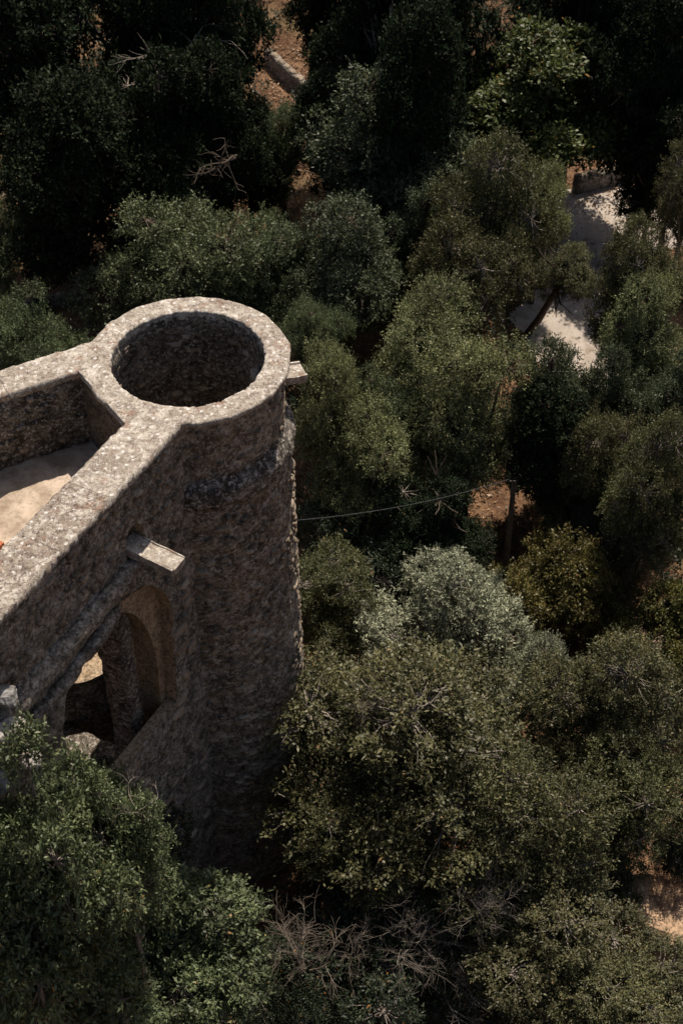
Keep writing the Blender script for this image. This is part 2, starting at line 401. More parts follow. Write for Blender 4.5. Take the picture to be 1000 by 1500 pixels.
# stones of the masonry: one pool of pebble-faced shapes, shared by every piece
def stone_mesh(k, mat, name='stone'):
    r = np.random.default_rng(100 + k); n = 8
    ang = np.arange(n) * 2 * math.pi / n + r.normal(0, .12, n)
    sq = 1 / np.maximum(np.abs(np.cos(ang)), np.abs(np.sin(ang))) * .82
    rad = sq * r.uniform(.78, 1.08, n)
    o = np.stack([np.cos(ang) * rad, np.sin(ang) * rad], -1)
    v = []
    for s_, h in ((1.0, -1.0), (.97, .25), (.72, .8)):
        j = r.normal(0, .06, (n, 3)) if h > -1 else 0
        v.append(np.concatenate([o * s_, np.full((n, 1), h)], 1) + j)
    v.append(np.array([[r.normal(0, .1), r.normal(0, .1), 1 + r.normal(0, .12)]]))
    v = np.concatenate(v); i = np.arange(n); i2 = (i + 1) % n
    f4 = np.concatenate([np.stack([i, i2, i2 + n, i + n], -1), np.stack([i + n, i2 + n, i2 + 2 * n, i + 2 * n], -1)])
    f3 = np.stack([i + 2 * n, i2 + 2 * n, np.full(n, 3 * n)], -1)
    return v, f4, f3
POOL = [stone_mesh(k, None) for k in range(14)]
def pool_meshes(mat): return [mesh_np('stone', v, [f4, f3], True, mat) for v, f4, f3 in POOL]
PM_STONE = pool_meshes(M_STONE)
def put_stones(items, parent, pm, joined_mat, nmax=300):
    """items: (pos, tangent_u, tangent_v, normal, w, h, depth); largest nmax become parts, the rest one joined part"""
    items = sorted(items, key=lambda q: -q[4] * q[5])
    pl = np.array(parent.location)
    for n_, (p, u, v, nn, w_, h_, d_) in enumerate(items[:nmax]):
        o = bpy.data.objects.new('stone', pm[n_ % len(pm)]); col.objects.link(o); o.parent = parent
        m = Matrix(((u[0] * w_, v[0] * h_, nn[0] * d_, p[0] - pl[0]), (u[1] * w_, v[1] * h_, nn[1] * d_, p[1] - pl[1]), (u[2] * w_, v[2] * h_, nn[2] * d_, p[2] - pl[2]), (0, 0, 0, 1)))
        o.matrix_local = m
    rest = items[nmax:]
    if rest:
        bv = []; b4 = []; b3 = []; n0 = 0
        for n_, (p, u, v, nn, w_, h_, d_) in enumerate(rest):
            vv, f4, f3 = POOL[n_ % 14]
            bv.append(np.array(p) + vv[:, :1] * np.array(u) * w_ + vv[:, 1:2] * np.array(v) * h_ + vv[:, 2:] * np.array(nn) * d_ - pl)
            b4.append(f4 + n0); b3.append(f3 + n0); n0 += len(vv)
        o = link('small_stones', mesh_np('small_stones', np.concatenate(bv), [np.concatenate(b4), np.concatenate(b3)], True, joined_mat), None, parent)
        tag(o, kind='stuff')
def rstones(z0, z1, a0, a1, size, cover, rfun, inward=False, seed=1):
    r = np.random.default_rng(seed); out = []; z = z0
    while z < z1:
        hh = size * r.uniform(.3, .72); a = a0 + r.uniform(0, .1)
        while a < a1:
            rad = rfun(z); ww = size * r.uniform(.4, 1.8)
            p0 = np.array([CX + rad * math.cos(a), CY + rad * math.sin(a), z])
            keep = cover(p0, z)
            if r.random() < keep:
                zz = z + r.normal(0, .03); aa = a + ww / rad / 2
                nn = np.array([math.cos(aa), math.sin(aa), 0]); s_ = -1 if inward else 1
                u = np.array([-math.sin(aa), math.cos(aa), r.normal(0, .2)]); u /= np.linalg.norm(u)
                n3 = nn * s_ + np.array([0, 0, r.normal(0, .08)]); n3 /= np.linalg.norm(n3); v = np.cross(n3, u)
                dp = r.uniform(.035, .08)
                p = np.array([CX, CY, zz + hh / 2]) + nn * (rad - s_ * .0) * 1
                out.append((p, u, v, n3, ww * .47, hh * r.uniform(.42, .52), dp))
            a += ww / rad
        z += hh
    return out
def rout(z): return float(np.interp(z, [0, 4, 8, 13.55], [2.17, 2.09, 2.01, 1.95]))
def cov(p, z):
    n = float(fbm(np.array([p * .9]), 2)[0])
    return float(np.clip((.62 if z < 12 else .45 if z < 13.9 else .32) + .5 * n, .04, .95))
items = rstones(3.0, 13.6, R(-98), R(22), .235, cov, rout, seed=2)
items += rstones(14.65, 15.9, R(-90), R(20), .2, cov, lambda z: 1.82, seed=3)
items += rstones(12.6, 15.9, R(10), R(170), .24, lambda p, z: .5, lambda z: 1.5, True, seed=4)
put_stones(items, tower, PM_STONE, M_STONE)

# far spout on the sunny side of the rim
def solid_from_profile(name, prof2d, p0, p1, up=(0, 0, 1), mat=None, jit=.01, seg=8, smooth=False):
    """extrude a closed 2-D profile (side, up) from p0 to p1"""
    p0 = np.array(p0, float); p1 = np.array(p1, float); d = (p1 - p0); L = np.linalg.norm(d); d /= L
    s_ = np.cross(d, up); s_ /= np.linalg.norm(s_); uu = np.cross(s_, d)
    pr = np.array(prof2d, float); n = len(pr); V = []
    for k in range(seg + 1):
        c = p0 + d * L * k / seg; V.append(c + pr[:, :1] * s_ + pr[:, 1:] * uu)
    V = disp(np.array(V), jit, 6).reshape(-1, 3)
    bm = bmesh.new(); vs = [bm.verts.new(v) for v in V]
    for k in range(seg):
        for i in range(n): bm.faces.new([vs[k * n + i], vs[k * n + (i + 1) % n], vs[(k + 1) * n + (i + 1) % n], vs[(k + 1) * n + i]])
    bm.faces.new(vs[:n][::-1]); bm.faces.new(vs[-n:])
    bmesh.ops.recalc_face_normals(bm, faces=bm.faces)
    me = bpy.data.meshes.new(name); bm.to_mesh(me); bm.free()
    if mat: me.materials.append(mat)
    return me
M_SPOUT = coping_mat('spout_limestone', .1)
TROUGH = [(-.22, -.11), (-.1, -.17), (.1, -.17), (.22, -.11), (.225, .09), (.17, .095), (.155, .03), (-.19, .03), (-.2, .05), (-.225, .05)]
SLAB = [(-.24, -.14), (.24, -.14), (.25, .05), (.2, .06), (.18, .02), (-.18, .02), (-.2, .06), (-.25, .05)]
child_world('water_spout', solid_from_profile('water_spout', SLAB, (-1.75, 22.35, 15.32), (-.78, 22.75, 15.22), mat=M_SPOUT), tower)

# ------------------------------------------------------------ near wall
P0 = np.array([-3.03, 19.85]); T = np.array([-.47, -.883]); N = np.array([.883, -.47])
def on_circle(p, t, rad):
    """parameter where line p + s t first leaves the circle (smallest s with |..|=rad beyond it)"""
    d = p - np.array([CX, CY]); b = d @ t; c = d @ d - rad * rad; disc = max(b * b - c, 0)
    return -b + math.sqrt(disc)
near = empty('castle_wall', (P0[0] + T[0] * 3, P0[1] + T[1] * 3, 0))
tag(near, 'thick stone curtain wall running from the tower down to the left edge, arch and spout in its shaded face', 'wall', 'curtain walls of the ruin')
TH_W = .91
Wf = lambda s_, off=0: P0 + T * s_ - N * off            # point in plan, s along the wall, off inwards from the outer face
LEN = 9.5
def start(off, rad): return on_circle(P0 - N * off, T, rad)
body = rect_solid('wall_body', [Wf(start(.04, 1.7), .04), Wf(LEN, .04), Wf(LEN, TH_W - .03), Wf(start(TH_W - .03, 1.7), TH_W - .03)], -.3, 16.06, .11, .04, 4.5, M_WALL)
bo = child_world('wall_body', body, near)
def sz_cutter(pts, o0, o1):
    """prism through the wall from offset o0 to o1 with outline pts in (s, z)"""
    bm = bmesh.new(); n = len(pts)
    A = [bm.verts.new((*Wf(s_, o0), z)) for s_, z in pts]; B = [bm.verts.new((*Wf(s_, o1), z)) for s_, z in pts]
    bm.faces.new(A); bm.faces.new(B[::-1])
    for i in range(n): bm.faces.new([A[i], B[i], B[(i + 1) % n], A[(i + 1) % n]])
    bmesh.ops.recalc_face_normals(bm, faces=bm.faces)
    me = bpy.data.meshes.new('c'); bm.to_mesh(me); bm.free()
    me.materials.append(M_TAN)
    return link('cutter', me)
def arch(pts, n=6):
    """smooth a polyline by Catmull-Rom"""
    p = np.array(pts, float); out = []
    for i in range(len(p) - 1):
        a = p[max(i - 1, 0)]; b = p[i]; c = p[i + 1]; d = p[min(i + 2, len(p) - 1)]
        for k in range(n):
            t = k / n; out.append(tuple(.5 * ((2 * b) + (c - a) * t + (2 * a - 5 * b + 4 * c - d) * t * t + (3 * b - a - 3 * c + d) * t ** 3)))
    return out + [tuple(p[-1])]
holeA = arch([(.86, 11.2), (.78, 11.9), (.98, 12.6), (1.4, 13.2), (1.95, 13.5), (2.45, 13.55), (3.3, 13.4), (4.1, 13.0), (4.45, 12.1)]) + [(4.45, 9.25), (1.0, 9.1), (.9, 10.2)]
holeB = arch([(1.1, 10.6), (1.25, 11.5), (1.55, 12.3), (1.95, 12.8), (2.5, 13.3), (3.3, 13.3), (4.1, 12.9), (4.4, 12.0)]) + [(4.4, 6.9), (1.27, 6.9)]
cA = sz_cutter(holeA, -.3, .34); cB = sz_cutter(holeB, .3, 1.4)
socket = sz_cutter([(1.36, 14.25), (1.88, 14.25), (1.9, 14.78), (1.76, 15.02), (1.5, 15.02), (1.36, 14.78)], -.2, .3)
bo.location = (0, 0, 0); bo.parent = None
cut(bo, [cA, cB, socket])
bo.parent = near; bo.location = -near.location

# coping of walls: strips of slabs that start on the rim's circle
def coping_strip(name, parent, lines, rad, L0, L1, mat, z=ZT - .004, over=.0):
    """lines: list of (point, dir) across the wall; slab from L0 to L1 (None: the rim circle)"""
    nU = len(lines); rows = []
    nV = max(3, int((L1 - (L0 or 0)) / .06))
    for p, t in lines:
        s0 = on_circle(p, t, rad) if L0 is None else L0
        rows.append([np.array([*(p + t * s_), z]) for s_ in np.linspace(s0, L1, nV)])
    top = np.array(rows)                                     # nU x nV x 3
    e = .05 * fbm(top[[0, -1]] * 2.2, 4)[..., None] * .7
    bot = top.copy(); bot[..., 2] -= .16
    full = np.concatenate([bot[:1] * 1, top, bot[::-1]], 0)
    full[1:-1] += 0
    P = disp(full, .018, 9.0)
    me = mesh_np(name, P, np.concatenate([grid_faces(full.shape[0], nV), ]), False, mat)
    o = child_world(name, me, parent); return o
def lines_between(pa, pb, t, n):
    return [(pa + (pb - pa) * k, t) for k in np.linspace(0, 1, n)]
nl = lines_between(Wf(0, -.02), Wf(0, TH_W), T, 16)
cuts = [None, 2.15, 3.62, 5.2, 6.9, 9.5]
for a, b in zip(cuts[:-1], cuts[1:]):
    coping_strip('coping_slab', near, nl, 1.93, None if a is None else a + .004, b - .004, M_COPW if b > 3 else M_COP, z=ZT + .004)

# string course along the wall, spout, corbel
def roll(name, s0, s1, z, rad, off, mat, parent, dz=0):
    n = int((s1 - s0) / .12); th = np.linspace(0, 2 * math.pi, 13)[:-1]
    C = np.array([[*Wf(s_, off), z + dz * (s_ - s0)] for s_ in np.linspace(s0, s1, n)])
    rr_ = rad * np.clip(np.linspace(s0, s1, n) - s0 + .12, .12, 1.0)[:, None, None] ** .6
    P = C[:, None] + rr_ * (np.cos(th)[None, :, None] * np.array([*N, 0]) + np.sin(th)[None, :, None] * np.array([0, 0, 1.3]))
    i = np.arange(n - 1)[:, None]; j = np.arange(12)[None]; j2 = (j + 1) % 12
    f = np.stack([i * 12 + j, i * 12 + j2, (i + 1) * 12 + j2, (i + 1) * 12 + j], -1).reshape(-1, 4)
    P = disp(P, .06, 2.6)
    f = f.tolist()
    me = mesh_np(name, P, np.array(f), False, mat)
    return child_world(name, me, parent)
roll('string_course', 1.25, 9, 14.1, .2, 0, M_WALL, near)
roll('arch_rib', 2.35, 9, 13.56, .15, .0, M_WALL, near, -.12)
sp0 = Wf(1.62, .25); sp1 = Wf(1.62, -.9)
child_world('water_spout', solid_from_profile('water_spout', TROUGH, (*sp0, 14.52), (*sp1, 14.42), mat=M_SPOUT, seg=14), near)
cb0 = Wf(1.62, .05); cb1 = Wf(1.62, -.5)
child_world('corbel', solid_from_profile('corbel', [(-.16, -.02), (-.14, -.25), (0, -.38), (.14, -.25), (.16, -.02)], (*cb0, 14.34), (*cb1, 14.32), mat=M_WALL, seg=6, jit=.03), near)
# stones on the shaded face
def wstones(s0, s1, z0, z1, off, size, prob, seed, holes=(), flip=False, base=None):
    r = np.random.default_rng(seed); out = []; z = z0; Wg = base or Wf; n2 = np.array([*N, 0])
    while z < z1:
        hh = size * r.uniform(.4, .65); s_ = s0 + r.uniform(0, .2)
        while s_ < s1:
            ww = size * r.uniform(.6, 1.5); q = (s_ + ww / 2, z + hh / 2)
            bad = any(inside(np.array([q[0] + dx]), np.array([q[1] + dz]), np.array(h_))[0] for h_ in holes for dx in (-.15, .15) for dz in (-.1, .1))
            if r.random() < prob and not bad:
                u = np.array([T[0], T[1], r.normal(0, .1)]); u /= np.linalg.norm(u); nn = n2 + np.array([0, 0, r.normal(0, .06)]); nn /= np.linalg.norm(nn); v = np.cross(nn, u)
                out.append((np.array([*Wg(q[0], off), q[1]]), u, v, nn, ww * .46, hh * .46, r.uniform(.03, .07)))
            s_ += ww
        z += hh
    return out
PM_GREY = pool_meshes(M_STONE)
itw = wstones(.1, 7.5, 14.5, 15.9, .02, .23, .3, 11, [[(1.3, 14.1), (1.95, 14.1), (1.95, 15.1), (1.3, 15.1)]]) + wstones(.2, 2.2, 13.4, 14.3, .02, .24, .3, 12, [holeA]) + wstones(.1, 7, 4, 13.2, .02, .3, .4, 13, [holeA])
itw += wstones(.05, .75, 8.6, 12.2, .02, .5, .6, 14, [holeA])
put_stones(itw, near, PM_GREY, M_STONE)

# ------------------------------------------------------------ far wall, cross wall, terrace floor
Q0 = np.array([-4.98, 22.35]); TF = np.array([-.876, -.482]); NF = np.array([.482, -.876])     # inner normal points to the terrace
TF /= np.linalg.norm(TF); NF = np.array([-TF[1], TF[0]])
far = empty('castle_wall', (*(Q0 + TF * 3), 0))
tag(far, 'far parapet wall of the terrace, shade-darkened inner face, meeting the tower from the left', 'wall', 'curtain walls of the ruin')
if (NF @ (np.array([-5.06, 21.48]) - Q0)) < 0: NF = -NF
TH_F = abs(NF @ (np.array([-5.06, 21.48]) - Q0))
Ff = lambda s_, off=0: Q0 + TF * s_ + NF * off
def startF(off, rad): return on_circle(Q0 + NF * off, TF, rad)
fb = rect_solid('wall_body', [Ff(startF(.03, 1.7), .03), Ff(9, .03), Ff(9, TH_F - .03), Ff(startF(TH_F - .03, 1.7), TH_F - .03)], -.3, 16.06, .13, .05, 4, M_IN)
fo = link('wall_body', fb)
def f_cutter(pts):
    bm = bmesh.new(); n = len(pts)
    A = [bm.verts.new((*Ff(s_, -.5), z)) for s_, z in pts]; B = [bm.verts.new((*Ff(s_, 1.5), z)) for s_, z in pts]
    bm.faces.new(A); bm.faces.new(B[::-1])
    for i in range(n): bm.faces.new([A[i], B[i], B[(i + 1) % n], A[(i + 1) % n]])
    bmesh.ops.recalc_face_normals(bm, faces=bm.faces)
    me = bpy.data.meshes.new('c'); bm.to_mesh(me); bm.free(); me.materials.append(M_TAN); return link('cutter', me)
cut(fo, [f_cutter(arch([(.05, 7.3), (.1, 11.4), (.4, 12.2), (1.0, 12.6), (1.7, 12.2), (2.0, 11.4), (2.0, 7.3)], 4))])
fo.parent = far; fo.location = -far.location
fl_ = lines_between(Ff(0, -.02), Ff(0, TH_F), TF, 13)
for a, b in ((None, 1.9), (1.9, 4.2), (4.2, 9)):
    coping_strip('coping_slab', far, fl_, 1.93, None if a is None else a + .004, b - .004, M_COP, z=ZT + .005)
r = np.random.default_rng(21); itf = []
for k in range(70):
    s_ = r.uniform(.3, 3.2); z = r.uniform(14.5, 16.0); ww = r.uniform(.1, .3); hh = ww * r.uniform(.4, .8)
    u = np.array([*TF, r.normal(0, .2)]); u /= np.linalg.norm(u); nn = np.array([*NF, 0.]); v = np.cross(nn, u)
    itf.append((np.array([*Ff(s_, TH_F - .03), z]), u, v, nn, ww / 2, hh / 2, r.uniform(.03, .07)))
PM_IN = pool_meshes(M_IN)
put_stones(itf, far, PM_IN + PM_STONE[:4], M_IN)

# cross wall: infill between ring and the chamfer line
c0 = np.array([-5.06, 21.48]); c1 = np.array([-3.99, 19.91])
cross = empty('parapet_wall', (-4.6, 20.8, 14.2)); tag(cross, 'short cross wall closing the terrace corner right beside the tower ring', 'wall')
nc = 22; dirs = []
e0 = c0 - TF * on_circle(c0, -TF, 2.0) * -1 if False else None
def hit(p, t, rad):
    d = p - np.array([CX, CY]); b = d @ t; c = d @ d - rad * rad; disc = b * b - c
    return -b - math.sqrt(max(disc, 0))
def crossgrid(rad, z, inset=0.0):
    G = []
    for k in np.linspace(0, 1, nc):
        p = c0 + (c1 - c0) * k; t = (-TF) * (1 - k) + (-T) * k; t = t / np.linalg.norm(t); h_ = max(hit(p, t, rad), .01)
        G.append([np.array([*(p + t * (inset + (h_ - inset) * q)), z]) for q in np.linspace(0, 1, 12)])
    return np.array(G)
top = crossgrid(1.93, ZT + .003); b = top.copy(); b[..., 2] -= .16
full = np.concatenate([b[:, :1], top], 1)
child_world('coping_slab', mesh_np('coping_slab', disp(full, .012, 7.), grid_faces(nc, 13), False, M_COP), cross)
face = []
for k in np.linspace(0, 1, 40):
    p = c0 + (c1 - c0) * k; tn = -(TF + T) / np.linalg.norm(TF + T)
    face.append([np.array([*(p + tn * .03), z]) for z in np.linspace(16.08, 14.0, 34)])
M_PLA = masonry('dark_plaster', (.1, .075, .055), (.2, .155, .115), (.27, .21, .155), .5, .3, False)  # dark brown plaster tone on the cross wall's inner face
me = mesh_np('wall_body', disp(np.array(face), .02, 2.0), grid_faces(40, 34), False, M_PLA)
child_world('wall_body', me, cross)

ter = rect_solid('terrace_floor', [Ff(-.2, TH_F - .2), Ff(8, TH_F - .2), Wf(9.3, TH_W - .1), Wf(-.3, TH_W - .1)], 14.05, 14.4, .14, .045, 1.6, M_FLOOR)
tag(link('terrace_floor', ter), kind='structure')
# raised slab of the terrace that catches the sun
bk = bmesh.new(); bmesh.ops.create_cube(bk, size=1); bmesh.ops.bevel(bk, geom=bk.edges[:], offset=.04, segments=2)
me = bpy.data.meshes.new('brick'); bk.to_mesh(me); bk.free(); me.materials.append(M_TERRA)
q = at(-4, 806, 14.5)
o = link('terracotta_brick', me, None, None, (q[0], q[1], 14.52)); o.scale = (.3, .14, .18); o.rotation_euler = (0, 0, 1.1)
tag(o, 'orange terracotta brick lying on the terrace floor at the left edge', 'brick')

# inside the arch: ledge, plus pier and floor darkened in colour for shade
room = empty('ruined_chamber', (-5, 19.8, 8)); tag(room, 'dark chamber with ledges and shade-darkened pier seen through the arch under the wall', 'ruin')
def rsolid(name, pts, z0, z1, mat, res=.15, amp=.04):
    return child_world(name, rect_solid(name, [np.array(p) for p in pts], z0, z1, res, amp, 2.5, mat), room)
pc = at(186, 945, 11.2)[:2]
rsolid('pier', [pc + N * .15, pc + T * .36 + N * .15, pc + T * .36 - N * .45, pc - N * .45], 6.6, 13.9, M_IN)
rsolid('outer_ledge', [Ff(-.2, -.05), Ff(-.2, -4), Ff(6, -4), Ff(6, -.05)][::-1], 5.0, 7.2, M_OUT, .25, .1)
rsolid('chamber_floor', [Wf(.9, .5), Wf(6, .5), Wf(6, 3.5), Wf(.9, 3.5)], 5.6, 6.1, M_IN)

# ------------------------------------------------------------ loose masonry at lower left
def rock(name, p, sc_, seed, mat, rot=0, label=None, group=None, cat='rock', rnd=.75):
    bm = bmesh.new(); bmesh.ops.create_cube(bm, size=2); bmesh.ops.subdivide_edges(bm, edges=bm.edges[:], cuts=5, use_grid_fill=True)
    v = np.array([q.co for q in bm.verts]); L = np.linalg.norm(v, axis=1, keepdims=True)
    v = v * ((1 - rnd) + rnd * (1.15 / L)) ; v = v + .22 * np.stack([fbm(v * 1.1 + seed * 7 + k * 13, 4) for k in range(3)], -1)
    v = v * np.array(sc_) 
    for q, c in zip(bm.verts, v): q.co = c
    me = bpy.data.meshes.new(name); bm.to_mesh(me); bm.free(); me.materials.append(mat)
    o = link(name, me, None, None, p); o.rotation_euler = (0, 0, rot)
    if label: tag(o, label, cat, group)
    return o
rk = [((8, 1020), 14.7, (.2, .18, .16), M_WROCK, 'grey rock highest of the broken stones at the left edge'),
      ((14, 1072), 14.05, (.27, .22, .24), M_ROCK, 'large pale rock left of the sunlit leafy crown'),
      ((46, 1112), 13.65, (.17, .15, .13), M_ROCK, 'small pale rock peeping through leaves right below the large pale one'),
      ((4, 1140), 13.2, (.2, .18, .2), M_WROCK, 'lowest grey rock on the left edge, half hidden by leaves')]
for k, ((x, y), z, s_, m_, lab) in enumerate(rk):
    rock('rock', at(x, y, z), s_, k + 1, m_, k * .7, lab, 'broken stones at the wall foot')
q = at(140, 1262, 8.3); e = empty('ruined_buttress', (q[0], q[1], 0)); tag(e, 'broken low buttress with a pale flat top against the castle wall at lower left', 'buttress')
child_world('shaft', rect_solid('shaft', [q[:2] - T * .3 - N * .9, q[:2] - T * .3 + N * .15, q[:2] + T * .3 + N * .15, q[:2] + T * .3 - N * .9], -.3, 8.2, .14, .05, 3., M_WALL), e)
o = rock('capstone', (0, 0, 8.25), (.42, .3, .07), 9, M_ROCK, .5); o.parent = e

# ------------------------------------------------------------ trees
def crown_points(r_, Rr, Hh, nl_, lob):
    c = []
    for k in range(nl_):
        d = r_.normal(size=3); d /= np.linalg.norm(d); rad = r_.random() ** (1 / 2.4)
        c.append([d[0] * Rr * .86 * rad, d[1] * Rr * .86 * rad, d[2] * Hh * .78 * rad])
    c = np.array(c); c[0] = (0, 0, Hh * .25)
    lr = Rr * r_.uniform(lob[0], lob[1], nl_)
    return c, lr
def leaf_cloud(r_, pos, out, twigs, per, tl, ll, lw, up=.8, spread=.9):
    """sprays of twigs at pos facing out -> leaf quads and twig segments"""
    n = len(pos); P = np.repeat(pos, twigs, 0); O = np.repeat(out, twigs, 0)
    D = O + r_.normal(0, spread * .6, P.shape) + np.array([0, 0, .15]); D /= np.linalg.norm(D, axis=1)[:, None]
    Ln = tl * r_.uniform(.5, 1.2, len(P)); tip = P + D * Ln[:, None]
    t = (np.arange(per) + .5) / per
    B = (P[:, None] + D[:, None] * (Ln[:, None] * (.15 + .95 * t[None]))[..., None]).reshape(-1, 3)
    DD = np.repeat(D, per, 0); OO = np.repeat(O, per, 0); m = len(B)
    ld = DD * .55 + r_.normal(0, .65, (m, 3)); ld /= np.linalg.norm(ld, axis=1)[:, None]
    nn = np.array([0, 0, up]) + OO * .35 + r_.normal(0, .55, (m, 3))
    sd_ = np.cross(nn, ld); sd_ /= np.linalg.norm(sd_, axis=1)[:, None] + 1e-9
    l = (ll * np.clip(r_.lognormal(0, .32, m), .45, 2.0))[:, None]; ww = (lw * r_.uniform(.7, 1.2, m))[:, None]
    B = B + r_.normal(0, ll * .3, (m, 3)); nf = np.cross(ld, sd_)
    v = np.stack([B, B + ld * l * .5 + sd_ * ww * .5 + nf * l * .06, B + ld * l, B + ld * l * .5 - sd_ * ww * .5 + nf * l * .06], 1)
    return v.reshape(-1, 3), P, tip
def make_crown(key, seed, Rr, Hh, H, nl_, lob, sprays, twigs, per, tl, ll, lw, mat, bark, up=.8, spread=.9, openk=.22, shell=(.6, 1.05), trunk_r=None, sub=.25, flat=.8):
    """returns crown mesh and trunk mesh; tree of height H, crown centre at H-Hh"""
    r_ = np.random.default_rng(seed); zc = H - Hh
    c, lr = crown_points(r_, Rr, Hh, nl_, lob); c = c + np.array([0, 0, zc])
    w_ = lr ** 2 / (lr ** 2).sum(); pos = []; out = []; who = []
    while len(pos) < sprays:
        k = r_.choice(nl_, p=w_); d = r_.normal(size=3); d[2] = d[2] + .3; d /= np.linalg.norm(d)
        q = c[k] + d * lr[k] * np.array([1, 1, flat]) * r_.uniform(*shell) * (1.16 if r_.random() < .07 else 1)
        if q[2] < .3 or q[2] < zc - Hh * 1.02: continue
        dd = np.linalg.norm((q - c) / np.array([1, 1, flat]), axis=1) / lr
        dd[k] = 9
        if dd.min() < .6 and r_.random() < .9: continue
        if openk and float(fbm(np.array([q * 1.1 + seed]), 2)[0]) < -1 + openk * 1.2: continue
        pos.append(q); out.append(d); who.append(k)
    pos = np.array(pos); out = np.array(out); who = np.array(who)
    v, tp, tt = leaf_cloud(r_, pos, out, twigs, per, tl, ll, lw, up, spread)
    n = len(v) // 4; cm = mesh_np(key + '_crown', v, np.arange(n * 4).reshape(-1, 4), False, mat)
    tr = trunk_r or Rr * .05 + .05; bag = Bag()
    lean = r_.normal(0, .25, 2); zf = zc - Hh * .45
    pth = [(0, 0, -.3), (lean[0] * .3, lean[1] * .3, zf * .4), (lean[0], lean[1], zf), (lean[0] * 1.1, lean[1] * 1.1, zc + Hh * .1)]
    bag.add(*tube(pth, [tr * 1.35, tr, tr * .8, tr * .4], 9))
    for k in range(nl_):
        s_ = r_.uniform(.55, 1.0); st = np.array([lean[0] * s_, lean[1] * s_, zf * s_ + (zc) * (1 - s_) * .2 + .2]); en = c[k]
        mid = (st + en) / 2 + r_.normal(0, .15 * Rr * .5, 3); bag.add(*tube([st, mid, en], [tr * .5, tr * .35, tr * .2], 6))
        ids = np.where(who == k)[0]
        for q in ids[:: max(1, int(len(ids) / (len(ids) * sub + 1)))][:26]:
            m2 = (en + pos[q]) / 2 + r_.normal(0, .1, 3); bag.add(*tube([en, m2, pos[q]], [tr * .2, tr * .12, .008], 3))
            bag.add(*tube([pos[q], pos[q] + out[q] * tl * .8 + r_.normal(0, .05, 3)], [.009, .004], 3))
    tm = bag.mesh(key + '_trunk', True, bark)
    return cm, tm, dict(R=Rr, H=H, Hh=Hh)

SP = {}
def species(key, **k): SP[key] = make_crown(key, **k)
species('holm', seed=1, Rr=3.0, Hh=3.3, H=7.5, nl_=24, lob=(.22, .42), sprays=1900, twigs=6, per=7, tl=.40, ll=.09, lw=.052, mat=L_HOLM, bark=M_BARKL)
species('holm2', seed=2, Rr=2.6, Hh=3.0, H=7.0, nl_=18, lob=(.24, .46), sprays=1500, twigs=6, per=7, tl=.40, ll=.09, lw=.052, mat=L_HOLM, bark=M_BARKL)
species('silver', seed=3, Rr=2.4, Hh=2.0, H=4.5, nl_=20, lob=(.2, .36), sprays=1200, twigs=6, per=8, tl=.32, ll=.085, lw=.045, mat=L_SILV, bark=M_BARKL)
species('blue', seed=4, Rr=3.0, Hh=3.6, H=8.5, nl_=22, lob=(.22, .42), sprays=1400, twigs=6, per=7, tl=.46, ll=.12, lw=.062, mat=L_BLUE, bark=M_BARK)
species('maple', seed=5, Rr=3.6, Hh=5.0, H=12., nl_=30, lob=(.18, .32), sprays=1300, twigs=6, per=6, tl=.65, ll=.20, lw=.15, mat=L_MAPLE, bark=M_BARK, up=1.4, flat=.5)
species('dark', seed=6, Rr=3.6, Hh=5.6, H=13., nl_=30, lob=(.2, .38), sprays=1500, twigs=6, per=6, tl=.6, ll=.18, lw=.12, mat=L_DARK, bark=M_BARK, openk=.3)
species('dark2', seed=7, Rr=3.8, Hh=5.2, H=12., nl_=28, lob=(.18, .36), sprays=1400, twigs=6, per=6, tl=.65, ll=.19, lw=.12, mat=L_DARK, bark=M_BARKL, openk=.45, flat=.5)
species('feather', seed=8, Rr=3.2, Hh=3.5, H=8.0, nl_=26, lob=(.2, .38), sprays=1200, twigs=7, per=9, tl=.6, ll=.10, lw=.048, mat=L_FEATH, bark=M_BARK, up=1.2, openk=.25, flat=.5)
species('soft', seed=9, Rr=3.4, Hh=3.3, H=7.5, nl_=24, lob=(.22, .4), sprays=1600, twigs=6, per=7, tl=.46, ll=.10, lw=.055, mat=L_LIME, bark=M_BARK, flat=.5)
species('broad', seed=10, Rr=1.9, Hh=3.0, H=13.6, nl_=22, lob=(.24, .42), sprays=1000, twigs=6, per=7, tl=.38, ll=.115, lw=.06, mat=L_BIG, bark=M_BARKL, openk=.25, trunk_r=.14, up=1.0)
species('broad2', seed=11, Rr=2.4, Hh=3.4, H=8.0, nl_=22, lob=(.24, .4), sprays=1100, twigs=6, per=7, tl=.38, ll=.115, lw=.06, mat=L_BIG, bark=M_BARKL, openk=.3, up=1.0)
species('yellow', seed=12, Rr=2.3, Hh=1.6, H=3.4, nl_=18, lob=(.24, .38), sprays=1000, twigs=6, per=6, tl=.36, ll=.10, lw=.06, mat=L_YEL, bark=M_BARK)
species('scrub', seed=13, Rr=2.6, Hh=1.6, H=3.2, nl_=20, lob=(.22, .36), sprays=1100, twigs=6, per=6, tl=.38, ll=.09, lw=.05, mat=L_SCRUB, bark=M_BARKL, openk=.4)
species('pink', seed=14, Rr=1.0, Hh=.7, H=2.2, nl_=7, lob=(.35, .5), sprays=160, twigs=5, per=6, tl=.3, ll=.09, lw=.05, mat=L_PINK, bark=M_DRY, openk=.5)

